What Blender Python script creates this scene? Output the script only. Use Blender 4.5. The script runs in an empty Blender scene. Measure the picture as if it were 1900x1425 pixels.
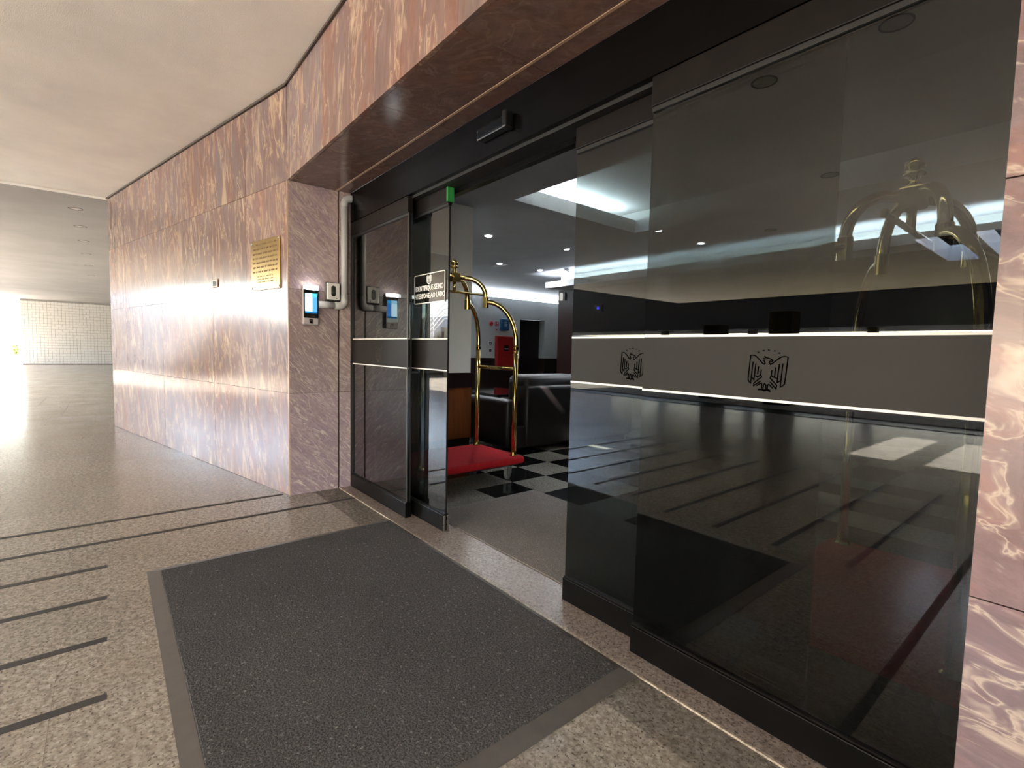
import bpy, bmesh, math, random
from mathutils import Vector, Matrix
random.seed(7)
sc = bpy.context.scene
COL = sc.collection

# ------------------------------------------------------------------ camera
F_PX, YAW, PITCH, ROLL = 914.474, math.radians(-50.599), math.radians(3.9014), math.radians(1.2738)
cam = bpy.data.cameras.new('camera'); cam_ob = bpy.data.objects.new('camera', cam); COL.objects.link(cam_ob)
cam.sensor_fit = 'HORIZONTAL'; cam.sensor_width = 36.0; cam.lens = 36.0 * F_PX / 1900.0
cam.clip_start = 0.02; cam.clip_end = 500
fw = Vector((math.sin(YAW)*math.cos(PITCH), math.cos(YAW)*math.cos(PITCH), -math.sin(PITCH)))
r0 = Vector((math.cos(YAW), -math.sin(YAW), 0)); u0 = r0.cross(fw)
rt = r0*math.cos(ROLL) + u0*math.sin(ROLL); up = -r0*math.sin(ROLL) + u0*math.cos(ROLL)
M = Matrix((rt, up, -fw)).transposed().to_4x4(); M.translation = Vector((0, 0, 1.15))
cam_ob.matrix_world = M
sc.camera = cam_ob

# ------------------------------------------------------------------ light
w = bpy.data.worlds.new('sky'); sc.world = w; w.use_nodes = True
nt = w.node_tree; nt.nodes.clear()
sky = nt.nodes.new('ShaderNodeTexSky'); sky.sky_type = 'NISHITA'; sky.sun_disc = False
sky.sun_elevation = math.radians(44); sky.sun_rotation = math.radians(176); sky.dust_density = 1.5; sky.air_density = 1.0; sky.ozone_density = 1.0
bg = nt.nodes.new('ShaderNodeBackground'); bg.inputs[1].default_value = 0.6
ow = nt.nodes.new('ShaderNodeOutputWorld')
nt.links.new(sky.outputs[0], bg.inputs[0]); nt.links.new(bg.outputs[0], ow.inputs[0])
sun = bpy.data.lights.new('sun', 'SUN'); sun.energy = 19.0; sun.angle = math.radians(0.6); sun.color = (1.0, 0.97, 0.93)
sun_ob = bpy.data.objects.new('sun', sun); COL.objects.link(sun_ob)
sd = Vector((-0.055, -1.0, 0.97)).normalized()          # towards the sun
sun_ob.rotation_euler = sd.to_track_quat('Z', 'Y').to_euler(); sun_ob.location = (0, -20, 20)
sc.view_settings.view_transform = 'Standard'; sc.view_settings.look = 'None'
sc.view_settings.gamma = 1.0; sc.view_settings.use_curve_mapping = False
sc.view_settings.exposure = 2.55
sc.cycles.max_bounces = 10; sc.cycles.diffuse_bounces = 6; sc.cycles.glossy_bounces = 5; sc.cycles.transparent_max_bounces = 16
sc.cycles.sample_clamp_indirect = 8.0
sc.cycles.caustics_reflective = False; sc.cycles.caustics_refractive = False
sc.cycles.use_denoising = True

# ------------------------------------------------------------------ material helpers
MATS = {}
class NT:
    def __init__(s, name):
        s.m = bpy.data.materials.new(name); s.m.use_nodes = True; s.t = s.m.node_tree; s.t.nodes.clear()
        s.out = s.n('ShaderNodeOutputMaterial'); MATS[name] = s.m
    def n(s, k, **kw):
        x = s.t.nodes.new(k)
        for a, b in kw.items(): setattr(x, a, b)
        return x
    def l(s, a, b): s.t.links.new(a, b)
    def val(s, sock, v):
        if hasattr(v, 'is_output'): s.l(v, sock)
        else: sock.default_value = v
    def math(s, op, a, b=0.0, c=None, clamp=False):
        x = s.n('ShaderNodeMath', operation=op, use_clamp=clamp); s.val(x.inputs[0], a); s.val(x.inputs[1], b)
        if c is not None: s.val(x.inputs[2], c)
        return x.outputs[0]
    def vmath(s, op, a, b):
        x = s.n('ShaderNodeVectorMath', operation=op); s.val(x.inputs[0], a); s.val(x.inputs[1], b); return x.outputs[0]
    def noise(s, vec, scale, detail=3.0, rough=0.55, dist=0.0, w=None):
        x = s.n('ShaderNodeTexNoise')
        s.l(vec, x.inputs['Vector']); x.inputs['Scale'].default_value = scale; x.inputs['Detail'].default_value = detail
        x.inputs['Roughness'].default_value = rough; x.inputs['Distortion'].default_value = dist
        return x.outputs['Fac']
    def ramp(s, f, stops, interp='LINEAR'):
        x = s.n('ShaderNodeValToRGB'); x.color_ramp.interpolation = interp; e = x.color_ramp.elements
        while len(e) < len(stops): e.new(0.5)
        for i, (p, c) in enumerate(stops): e[i].position = p; e[i].color = (c, c, c, 1) if isinstance(c, (int, float)) else (*c, 1)
        s.val(x.inputs[0], f); return x.outputs[0]
    def mix(s, f, a, b):
        x = s.n('ShaderNodeMix', data_type='RGBA'); s.val(x.inputs[0], f)
        for i, v in ((6, a), (7, b)):
            if hasattr(v, 'is_output'): s.l(v, x.inputs[i])
            else: x.inputs[i].default_value = (*v, 1)
        return x.outputs[2]
    def bsdf(s, col, rough=0.5, metal=0.0, spec=0.5, bump=None, bump_d=0.002, bump_s=0.5, coat=0.0):
        p = s.n('ShaderNodeBsdfPrincipled')
        if hasattr(col, 'is_output'): s.l(col, p.inputs['Base Color'])
        else: p.inputs['Base Color'].default_value = (*col, 1)
        s.val(p.inputs['Roughness'], rough); p.inputs['Metallic'].default_value = metal
        p.inputs['Specular IOR Level'].default_value = spec; p.inputs['Coat Weight'].default_value = coat; p.inputs['Coat Roughness'].default_value = 0.05
        if bump is not None:
            b = s.n('ShaderNodeBump'); b.inputs['Distance'].default_value = bump_d; b.inputs['Strength'].default_value = bump_s
            s.l(bump, b.inputs['Height']); s.l(b.outputs[0], p.inputs['Normal'])
        s.l(p.outputs[0], s.out.inputs[0]); return p
    def pos(s): return s.n('ShaderNodeNewGeometry').outputs['Position']
    def obj(s): return s.n('ShaderNodeTexCoord').outputs['Object']
    def rnd(s): return s.n('ShaderNodeObjectInfo').outputs['Random']
def sr(r, g, b):
    f = lambda c: (c/255/12.92) if c <= 10 else ((c/255+0.055)/1.055)**2.4
    return (f(r), f(g), f(b))
def plain(name, col, rough=0.5, metal=0.0, spec=0.5, var=0.12, scale=18, coat=0.0):
    k = NT(name); n = k.noise(k.obj(), scale, 4)
    f = k.ramp(n, [(0.3, 0.0), (0.7, 1.0)])
    c = k.mix(f, tuple(x*(1-var) for x in col), tuple(min(1, x*(1+var)) for x in col))
    k.bsdf(c, k.math('MULTIPLY_ADD', n, 0.08, rough-0.04), metal, spec, coat=coat)
def emit(name, col, st):
    k = NT(name); e = k.n('ShaderNodeEmission'); e.inputs[0].default_value = (*col, 1); e.inputs[1].default_value = st
    k.l(e.outputs[0], k.out.inputs[0])

def marble(name, base1, base2, warm, vein, cloud_sc, stretch, rot, vein_amt, rough, fine=1.0):
    """veined marble; slab-local coordinates, every slab shifted by its own random number"""
    k = NT(name)
    off = k.n('ShaderNodeCombineXYZ'); r = k.rnd()
    k.l(k.math('MULTIPLY', r, 37.0), off.inputs[0]); k.l(k.math('MULTIPLY', r, 91.0), off.inputs[1]); k.l(k.math('MULTIPLY', r, 53.0), off.inputs[2])
    v = k.vmath('ADD', k.obj(), off.outputs[0])
    mp = k.n('ShaderNodeMapping'); mp.inputs['Rotation'].default_value = rot; mp.vector_type = 'TEXTURE'; mp.inputs['Scale'].default_value = tuple(1/q for q in stretch); k.l(v, mp.inputs['Vector'])
    mv = mp.outputs[0]
    wn = k.n('ShaderNodeTexNoise'); k.l(mv, wn.inputs['Vector']); wn.inputs['Scale'].default_value = 2.2; wn.inputs['Detail'].default_value = 3
    wv = k.n('ShaderNodeVectorMath', operation='SCALE'); k.l(k.vmath('SUBTRACT', wn.outputs['Color'], (0.5, 0.5, 0.5)), wv.inputs[0]); wv.inputs['Scale'].default_value = 0.5
    mv2 = k.vmath('ADD', mv, wv.outputs[0])
    c1 = k.noise(mv2, cloud_sc, 6, 0.62); c2 = k.noise(mv2, cloud_sc*2.7, 6, 0.65); c3 = k.noise(mv2, cloud_sc*9*fine, 5, 0.7)
    base = k.mix(k.ramp(c1, [(0.36, 0.0), (0.66, 1.0)]), base1, base2)
    base = k.mix(k.math('MULTIPLY', k.ramp(c2, [(0.45, 0.0), (0.7, 1.0)]), 0.75), base, warm)
    r2 = k.math('FRACT', k.math('MULTIPLY', r, 17.37)); r3 = k.math('FRACT', k.math('MULTIPLY', r, 7.93))
    base = k.mix(k.math('MULTIPLY', k.ramp(r2, [(0.5, 0.0), (1.0, 1.0)]), 0.30), base, warm)
    base = k.mix(k.math('MULTIPLY', k.ramp(r3, [(0.45, 0.0), (1.0, 1.0)]), 0.45), base, base1)
    tone = k.math('MULTIPLY_ADD', r, 0.26, 0.84)
    dk = k.ramp(c3, [(0.3, 0.72), (0.6, 1.06)])
    hv = k.n('ShaderNodeHueSaturation'); k.l(base, hv.inputs['Color']); k.l(k.math('MULTIPLY', tone, dk), hv.inputs['Value'])
    # lens-shaped cream flecks
    fl = k.noise(mv2, cloud_sc*5.5*fine, 3, 0.55); fm = k.noise(mv2, cloud_sc*0.9, 2)
    fleck = k.math('MULTIPLY', k.ramp(fl, [(0.56, 0.0), (0.66, 1.0)]), k.ramp(fm, [(0.36, 0.15), (0.62, 1.0)]))
    # broad cream streaks
    st = k.noise(mv2, cloud_sc*1.5, 4, 0.6)
    streak = k.ramp(st, [(0.63, 0.0), (0.70, 0.8)])
    # thin veins (ridge of a noise)
    vn = k.noise(mv2, cloud_sc*1.9, 5, 0.6, 0.6)
    ridge = k.ramp(k.math('ABSOLUTE', k.math('SUBTRACT', vn, 0.5)), [(0.0, 1.0), (0.012, 0.25), (0.03, 0.0)])
    vv = k.math('MAXIMUM', k.math('MAXIMUM', k.math('MULTIPLY', fleck, k.math('MULTIPLY_ADD', r3, 0.35, 0.5)), k.math('MULTIPLY', streak, k.math('MULTIPLY_ADD', r2, 0.8, 0.25))), k.math('MULTIPLY', ridge, 0.55))
    col = k.mix(k.math('MULTIPLY', vv, vein_amt), hv.outputs[0], vein)
    k.bsdf(col, k.math('MULTIPLY_ADD', c3, 0.10, rough-0.05), 0.0, 0.5, bump=c3, bump_d=0.0006, bump_s=0.25)

marble('marble_pink_streaked', sr(122,107,108), sr(136,114,107), sr(140,93,77), sr(214,186,154), 1.75, (1.7, 1.7, 0.42), (0, 0.12, 0), 0.9, 0.14)
marble('marble_mauve_veined', sr(150,131,142), sr(170,151,154), sr(174,155,146), sr(236,222,208), 3.0, (2.4, 2.4, 0.62), (0.8, 0, 0), 0.72, 0.17, 1.5)
marble('marble_brown_soffit', sr(108,90,87), sr(126,102,95), sr(132,96,84), sr(186,162,142), 1.6, (1.0, 1.6, 1.0), (0, 0, 0.6), 0.35, 0.17)
marble('marble_rose_pier', sr(106,91,98), sr(126,106,108), sr(140,94,84), sr(206,190,172), 1.9, (0.75, 1.0, 1.7), (0, 0.3, 0), 0.8, 0.22, 1.0)

# porch floor granite
k = NT('granite_paving'); p = k.pos()
g1 = k.noise(p, 95, 3, 0.6); g2 = k.noise(p, 42, 4, 0.65); g3 = k.noise(p, 2.2, 3)
vo = k.n('ShaderNodeTexVoronoi'); k.l(p, vo.inputs['Vector']); vo.inputs['Scale'].default_value = 130
c = k.mix(k.ramp(g2, [(0.38, 0.0), (0.62, 1.0)]), sr(128,120,109), sr(172,165,151))
c = k.mix(k.ramp(g1, [(0.34, 1.0), (0.45, 0.0)]), c, sr(78,72,66))
c = k.mix(k.math('MULTIPLY', k.ramp(vo.outputs['Color'], [(0.72, 0.0), (0.9, 1.0)]), 0.6), c, sr(204,192,176))
c = k.mix(k.math('MULTIPLY', k.ramp(g3, [(0.4, 0.0), (0.7, 1.0)]), 0.35), c, sr(146,130,114))
tv = k.n('ShaderNodeHueSaturation'); k.l(c, tv.inputs['Color']); k.l(k.math('MULTIPLY_ADD', k.rnd(), 0.14, 0.92), tv.inputs['Value'])
k.bsdf(tv.outputs[0], k.math('MULTIPLY_ADD', g3, 0.14, 0.13), 0, 0.5, bump=g1, bump_d=0.0004, bump_s=0.2)
# interior granites
def gran(name, a, b, dk, rough):
    k = NT(name); p = k.pos(); g = k.noise(p, 60, 4, 0.65); h = k.noise(p, 110, 2)
    c = k.mix(k.ramp(g, [(0.38, 0.0), (0.62, 1.0)]), a, b); c = k.mix(k.ramp(h, [(0.36, 1.0), (0.46, 0.0)]), c, dk)
    k.bsdf(c, rough, 0, 0.5)
gran('granite_grey', sr(116,114,104), sr(150,146,134), sr(78,76,70), 0.16)
gran('granite_black', sr(14,14,14), sr(24,24,24), sr(8,8,8), 0.09)
gran('sill_edge_stone', sr(150,140,126), sr(186,174,156), sr(120,108,96), 0.4)
gran('granite_sill', sr(126,112,102), sr(164,150,138), sr(84,74,68), 0.35)
# chequered granite beyond the tiles that are built one by one
k = NT('granite_chequer'); p = k.pos()
sh = k.vmath('ADD', p, (3.265+40.0, -2.31+40.0, 0.2)); ck = k.n('ShaderNodeTexChecker'); ck.inputs['Scale'].default_value = 2.5
k.l(sh, ck.inputs['Vector']); g = k.noise(p, 60, 4, 0.65)
gc = k.mix(k.ramp(g, [(0.38, 0.0), (0.62, 1.0)]), sr(116,114,104), sr(150,146,134))
k.bsdf(k.mix(ck.outputs['Fac'], gc, sr(16,16,16)), 0.12)

# concrete / plaster
def plaster(name, col, sc_, bump):
    k = NT(name); p = k.pos(); a = k.noise(p, sc_, 5, 0.6); b = k.noise(p, 1.1, 4, 0.6)
    c = k.mix(k.ramp(b, [(0.35, 0.0), (0.68, 1.0)]), tuple(x*0.92 for x in col), tuple(x*1.06 for x in col))
    k.bsdf(c, 0.85, 0, 0.3, bump=a, bump_d=0.004, bump_s=bump)
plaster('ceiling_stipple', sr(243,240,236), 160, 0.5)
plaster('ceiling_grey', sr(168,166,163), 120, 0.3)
plaster('lobby_ceiling', sr(184,185,192), 60, 0.05)
plaster('white_paint', sr(196,198,196), 60, 0.05)
plaster('column_paint', sr(242,239,228), 60, 0.05)
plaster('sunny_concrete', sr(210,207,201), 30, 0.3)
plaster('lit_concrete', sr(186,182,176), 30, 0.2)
plain('dark_trim', sr(70,58,50), 0.6)
plain('soffit_seam', sr(186,156,132), 0.35)
plain('black_seal', sr(16,15,14), 0.5)
plain('header_black', sr(10,9,9), 0.25, spec=0.15)
plain('rail_black', sr(11,10,10), 0.3, spec=0.15)
plain('rail_top_dark', sr(24,21,20), 0.35, spec=0.15)
plain('rubber_strip', sr(58,54,50), 0.7)
plain('rubber_border', sr(88,83,78), 0.42)
plain('white_line', sr(250,250,249), 0.5, var=0.02)
plain('emblem_black', sr(3,3,3), 0.9, spec=0.0)
plain('emblem_pale', sr(62,60,57), 0.5)
plain('pvc_grey', sr(176,178,180), 0.35, var=0.04)
plain('plastic_white', sr(228,228,226), 0.35, var=0.03)
plain('plastic_silver', sr(176,172,176), 0.38, var=0.05)
plain('plastic_black', sr(18,18,19), 0.3)
plain('glass_black', sr(10,12,12), 0.06)
plain('plastic_dark', sr(52,46,44), 0.45)
plain('lens', sr(34,36,36), 0.15)
plain('steel', sr(190,188,184), 0.28, 1.0)
plain('wheel_grey', sr(120,120,118), 0.4)
plain('green_tape', sr(40,124,60), 0.35)
plain('dark_wood', sr(34,18,16), 0.3, spec=0.3)
plain('dado_wood', sr(34,22,20), 0.35)
plain('door_wood', sr(32,24,23), 0.4)
plain('sofa_leather', sr(22,18,18), 0.42, scale=40, spec=0.3)
plain('red_metal', sr(150,30,30), 0.35)
plain('red_sign', sr(168,36,44), 0.4)
plain('blue_plastic', sr(44,96,140), 0.35)
plain('sign_white', sr(222,222,220), 0.45)
plain('foliage', sr(120,130,60), 0.8, var=0.4)
plain('tower_paint', sr(216,214,208), 0.7)
plain('dark_pillar', sr(34,28,23), 0.9, spec=0.05)
plain('ground_gold', sr(80,72,54), 0.9, var=0.3)
plain('tile_white', sr(226,224,218), 0.4, var=0.05)
plain('grout_grey', sr(166,163,158), 0.8)
plain('downlight_trim', sr(92,86,80), 0.5)
plain('downlight_dark', sr(196,190,182), 0.5)
# brass
k = NT('brass'); n = k.noise(k.obj(), 30, 3)
k.bsdf(k.mix(n, sr(206,172,96), sr(222,192,120)), k.math('MULTIPLY_ADD', n, 0.06, 0.10), 1.0)
k = NT('brass_plate'); n = k.noise(k.obj(), 14, 4)
k.bsdf(k.mix(n, sr(150,122,72), sr(168,140,88)), k.math('MULTIPLY_ADD', n, 0.10, 0.16), 1.0)
plain('engraving', sr(112,86,50), 0.6)
# wood panel
k = NT('orange_wood'); mp = k.n('ShaderNodeMapping'); mp.inputs['Scale'].default_value = (8, 8, 0.8); k.l(k.obj(), mp.inputs[0])
n = k.noise(mp.outputs[0], 3, 6, 0.6, 0.4)
k.bsdf(k.mix(k.ramp(n, [(0.3, 0.0), (0.7, 1.0)]), sr(104,54,26), sr(140,76,36)), 0.3)
# mat carpets
def carpet(name, a, b, c3, sc_):
    k = NT(name); p = k.obj(); n = k.noise(p, sc_, 3, 0.7); m = k.noise(p, sc_*0.45, 3, 0.7); q = k.noise(p, 1.6, 4)
    c = k.mix(k.ramp(n, [(0.36, 0.0), (0.64, 1.0)]), a, b); c = k.mix(k.ramp(m, [(0.60, 0.0), (0.68, 1.0)]), c, c3)
    h = k.n('ShaderNodeHueSaturation'); k.l(c, h.inputs['Color']); k.l(k.ramp(q, [(0.3, 0.86), (0.7, 1.12)]), h.inputs['Value'])
    k.bsdf(h.outputs[0], 0.95, 0, 0.15, bump=n, bump_d=0.006, bump_s=1.0)
carpet('mat_carpet', sr(52,51,50), sr(98,96,94), sr(126,122,118), 150)
carpet('lobby_mat', sr(104,98,92), sr(138,130,122), sr(150,142,134), 130)
carpet('red_carpet', sr(150,22,30), sr(186,34,40), sr(196,48,50), 170)
# pixels of the terminal screen
def screen_mat():
    k = NT('terminal_screen'); tc = k.n('ShaderNodeTexCoord').outputs['Generated']; sp = k.n('ShaderNodeSeparateXYZ'); k.l(tc, sp.inputs[0])
    left = k.ramp(sp.outputs[1], [(0.55, 0.0), (0.62, 1.0)])          # Y across the screen
    bar = k.ramp(sp.outputs[2], [(0.09, 1.0), (0.11, 0.0)])
    topb = k.ramp(sp.outputs[2], [(0.80, 0.0), (0.83, 1.0)])
    c = k.mix(left, sr(200,236,250), sr(62,118,190)); c = k.mix(k.math('MULTIPLY', topb, 0.5), c, sr(60,170,215)); c = k.mix(bar, c, sr(20,80,120))
    e = k.n('ShaderNodeEmission'); k.l(c, e.inputs[0]); e.inputs[1].default_value = 0.55; k.l(e.outputs[0], k.out.inputs[0])
screen_mat()
emit('led_white', (1.0, 1.0, 0.98), 6.0)
emit('cove_led', (0.86, 0.95, 1.0), 34.0)
emit('cove_led_soft', (0.86, 0.95, 1.0), 22.0)
emit('downlight_lamp', (0.95, 0.97, 1.0), 260.0)
emit('sconce_lamp', (1.0, 0.97, 0.9), 0.1)
emit('led_blue', (0.05, 0.05, 1.0), 1.2)

# tinted glass: see-through tint plus a Schlick mirror on each face
def glass(name, tint, f0, mx=1.0):
    k = NT(name); g = k.n('ShaderNodeNewGeometry')
    d = k.n('ShaderNodeVectorMath', operation='DOT_PRODUCT'); k.l(g.outputs['Normal'], d.inputs[0]); k.l(g.outputs['Incoming'], d.inputs[1])
    c = k.math('SUBTRACT', 1.0, k.math('ABSOLUTE', d.outputs['Value'])); s5 = k.math('POWER', c, 3.5)
    f = k.math('MULTIPLY_ADD', s5, (1-f0)*mx, f0, clamp=True)
    t = k.n('ShaderNodeBsdfTransparent'); t.inputs[0].default_value = (*tint, 1)
    gl = k.n('ShaderNodeBsdfGlossy'); gl.inputs['Roughness'].default_value = 0.0; gl.inputs[0].default_value = (1, 1, 1, 1)
    m = k.n('ShaderNodeMixShader'); k.l(f, m.inputs[0]); k.l(t.outputs[0], m.inputs[1]); k.l(gl.outputs[0], m.inputs[2])
    k.l(m.outputs[0], k.out.inputs[0]); return k
glass('tinted_glass', (0.37, 0.40, 0.395), 0.043)
glass('smoked_acrylic', (0.50, 0.48, 0.46), 0.04)
# frosted film
k = NT('frosted_film')
pb = k.bsdf(sr(36,34,33), 0.5, 0, 0.3)
t = k.n('ShaderNodeBsdfTransparent'); t.inputs[0].default_value = (0.8, 0.8, 0.78, 1); m = k.n('ShaderNodeMixShader'); m.inputs[0].default_value = 0.88
k.l(t.outputs[0], m.inputs[1]); k.l(pb.outputs[0], m.inputs[2]); k.l(m.outputs[0], k.out.inputs[0])

# ------------------------------------------------------------------ mesh helpers
AT_WORLD = {'floor', 'trim_1', 'trim_2', 'trim_3', 'ceiling', 'wall_far', 'floor_lobby', 'ceiling_lobby'}
def link(name, bm, mat, parent=None, loc=(0,0,0), rot=(0,0,0), smooth=False, bevel=0.0):
    me = bpy.data.meshes.new(name)
    bmesh.ops.recalc_face_normals(bm, faces=bm.faces)
    bm.to_mesh(me); bm.free()
    if smooth:
        for f in me.polygons: f.use_smooth = True
    return link_me(name, me, mat, parent, loc, rot, bevel, smooth)
def link_me(name, me, mat, parent=None, loc=(0,0,0), rot=(0,0,0), bevel=0.0, smooth=False):
    if mat and not me.materials: me.materials.append(MATS[mat])
    o = bpy.data.objects.new(name, me); COL.objects.link(o); o.location = loc; o.rotation_euler = rot
    if parent:
        o.parent = parent
        if parent.name in AT_WORLD: o.location = Vector(loc) - parent.location   # parts of these are given in world coordinates
    if bevel:
        b = o.modifiers.new('bevel', 'BEVEL'); b.width = bevel; b.segments = 2; b.limit_method = 'ANGLE'
    return o
def box(bm, x0, x1, y0, y1, z0, z1):
    v = [bm.verts.new(p) for p in ((x0,y0,z0),(x1,y0,z0),(x1,y1,z0),(x0,y1,z0),(x0,y0,z1),(x1,y0,z1),(x1,y1,z1),(x0,y1,z1))]
    for f in ((0,3,2,1),(4,5,6,7),(0,1,5,4),(1,2,6,5),(2,3,7,6),(3,0,4,7)): bm.faces.new([v[i] for i in f])
    return v
def bx(name, a, b, c, d, e, f, mat, parent=None, bevel=0.0, loc=None):
    """a box object whose origin sits at its own bottom centre"""
    bm = bmesh.new(); cx, cy = (a+b)/2, (c+d)/2
    box(bm, a-cx, b-cx, c-cy, d-cy, 0, f-e)
    return link(name, bm, mat, parent, (cx, cy, e), bevel=bevel)
def rbox(bm, x0, x1, y0, y1, z0, z1, r, seg=3):
    t = bmesh.new(); box(t, x0, x1, y0, y1, z0, z1)
    bmesh.ops.bevel(t, geom=t.edges[:], offset=r, segments=seg, profile=0.5, affect='EDGES')
    me = bpy.data.meshes.new('t'); t.to_mesh(me); t.free(); bm.from_mesh(me); bpy.data.meshes.remove(me)
def tube(bm, pts, r, seg=12, cap=True):
    pts = [Vector(p) for p in pts]; rings = []; n = len(pts)
    t0 = (pts[1]-pts[0]).normalized(); ref = Vector((0,0,1)) if abs(t0.z) < 0.9 else Vector((1,0,0))
    nrm = t0.cross(ref).normalized()
    for i, p in enumerate(pts):
        t = ((pts[min(i+1,n-1)]-pts[max(i-1,0)])).normalized()
        nrm = (nrm - t*nrm.dot(t)).normalized(); b = t.cross(nrm)
        rr = r[i] if isinstance(r, (list, tuple)) else r
        rings.append([bm.verts.new(p + (nrm*math.cos(2*math.pi*j/seg) + b*math.sin(2*math.pi*j/seg))*rr) for j in range(seg)])
    for i in range(n-1):
        for j in range(seg): bm.faces.new((rings[i][j], rings[i][(j+1)%seg], rings[i+1][(j+1)%seg], rings[i+1][j]))
    if cap: bm.faces.new(rings[0][::-1]); bm.faces.new(rings[-1])
def lathe(bm, prof, seg=20, c=(0,0,0), caps=True):
    rings = [[bm.verts.new((c[0]+r*math.cos(2*math.pi*j/seg), c[1]+r*math.sin(2*math.pi*j/seg), c[2]+z)) for j in range(seg)] for r, z in prof]
    for i in range(len(rings)-1):
        for j in range(seg): bm.faces.new((rings[i][j], rings[i][(j+1)%seg], rings[i+1][(j+1)%seg], rings[i+1][j]))
    if caps: bm.faces.new(rings[0][::-1]); bm.faces.new(rings[-1])
def empty(name, loc=(0,0,0), rz=0.0):
    o = bpy.data.objects.new(name, None); COL.objects.link(o); o.location = loc; o.rotation_euler = (0,0,rz); o.empty_display_size = 0.1; return o
def tag(o, label, cat, group=None):
    o['label'] = label; o['category'] = cat
    if group: o['group'] = group
    return o
def struct(o, label=None):
    o['kind'] = 'structure'
    if label: o['label'] = label
    return o
def ribbon(bm, pts, wd, y0, y1):
    """a flat line of width wd through (x, z) points, from y0 to y1 thick"""
    for (xa, za), (xb, zb) in zip(pts[:-1], pts[1:]):
        dx, dz = xb-xa, zb-za; L = math.hypot(dx, dz)
        if L < 1e-6: continue
        ex, ez = dx/L*wd*0.4, dz/L*wd*0.4; nx, nz = -dz/L*wd/2, dx/L*wd/2
        q = [(xa-ex+nx, za-ez+nz), (xa-ex-nx, za-ez-nz), (xb+ex-nx, zb+ez-nz), (xb+ex+nx, zb+ez+nz)]
        f = [bm.verts.new((x, y0, z)) for x, z in q]; g = [bm.verts.new((x, y1, z)) for x, z in q]
        bm.faces.new(f); bm.faces.new(g[::-1])
        for i in range(4): bm.faces.new((f[i], g[i], g[(i+1)%4], f[(i+1)%4]))
def text_mesh(body, size, depth=0.0004, align='CENTER', squeeze=1.0, bold=0.0):
    cu = bpy.data.curves.new('txt', 'FONT'); cu.body = body; cu.size = size; cu.extrude = depth; cu.align_x = align; cu.resolution_u = 2; cu.offset = bold
    t = bpy.data.objects.new('txt', cu); COL.objects.link(t)
    dg = bpy.context.evaluated_depsgraph_get(); me = bpy.data.meshes.new_from_object(t.evaluated_get(dg))
    bpy.data.objects.remove(t); bpy.data.curves.remove(cu)
    me.materials.clear()
    for v in me.vertices: v.co.x *= squeeze
    return me

# ------------------------------------------------------------------ porch structure
H_ROW = 0.7873; SOFFIT = 2.362; CEIL = 3.05
# floor
floor = struct(bx('floor', -46, 14, -10.6, 1.44, -0.30, -0.004, 'granite_paving'), 'speckled beige granite porch floor with dark inlaid strips')
tile_me = None
bm = bmesh.new(); box(bm, -0.1995, 0.1995, -0.1995, 0.1995, 0, 0.004); tile_me = bpy.data.meshes.new('floor_tile'); bm.to_mesh(tile_me); bm.free()
FX = [-4.0+0.4*i for i in range(-8, 11)]
far_bm = bmesh.new()
for i in range(-40, 18):
    x = -3.8+0.4*i
    for j in range(-22, 4):
        y = 0.035+0.4*j
        if y > 1.3 or (x < -3.85 and y > 1.05+(x+3.94)*0.2153-0.12): continue
        if -6.5 < x < 0.5 and -1.7 < y: link_me('floor_tile', tile_me, 'granite_paving', floor, (x, y, -0.004))
        elif y > -4.4 and x > -14: box(far_bm, x-0.1995, x+0.1995, y-0.1995, y+0.1995, -0.004, 0.0)
o = link('far_floor_tiles', far_bm, 'granite_paving', floor); o['kind'] = 'stuff'
# the row along the wall foot and sill (cut tiles)
bm = bmesh.new(); box(bm, -3.93, 2.0, 1.236, 1.437, -0.004, 0.0)
v = [bm.verts.new(p) for p in ((-9.0,-0.04,-0.0005),(-3.9,1.06,-0.0005),(-3.9,0.7,-0.0005),(-9.0,-0.6,-0.0005))]; bm.faces.new(v)
link('cut_floor_tiles', bm, 'granite_paving', floor)['kind'] = 'stuff'
# dark inlaid strips
for i in range(11):
    x = -4.0+0.395*i if i else -4.0
    x = [-4.005,-3.605,-3.2,-2.805,-2.4,-2.0,-1.62,-1.24,-0.855,-0.45,-0.06][i]
    y0, y1 = ((-2.9, 1.43) if i in (1, 9) else (-2.9, 1.02) if i in (0,) else (-2.9, 1.43) if i == 10 else (-2.42, -0.03))
    bx('floor_strip', x-0.018, x+0.018, y0, y1, -0.003, 0.0015, 'rubber_strip', floor)
bx('drain_channel', -14, 13.8, -7.94, -7.30, -0.004, 0.004, 'rail_black', floor)
# sill under the doors
sill = struct(bx('trim_1', -3.93, -0.12, 1.437, 1.70, -0.02, 0.006, 'granite_sill', bevel=0.004), 'granite sill under the glass doors')
bx('sill_edge', -3.93, -0.12, 1.430, 1.4375, -0.01, 0.0066, 'sill_edge_stone', sill)

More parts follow.
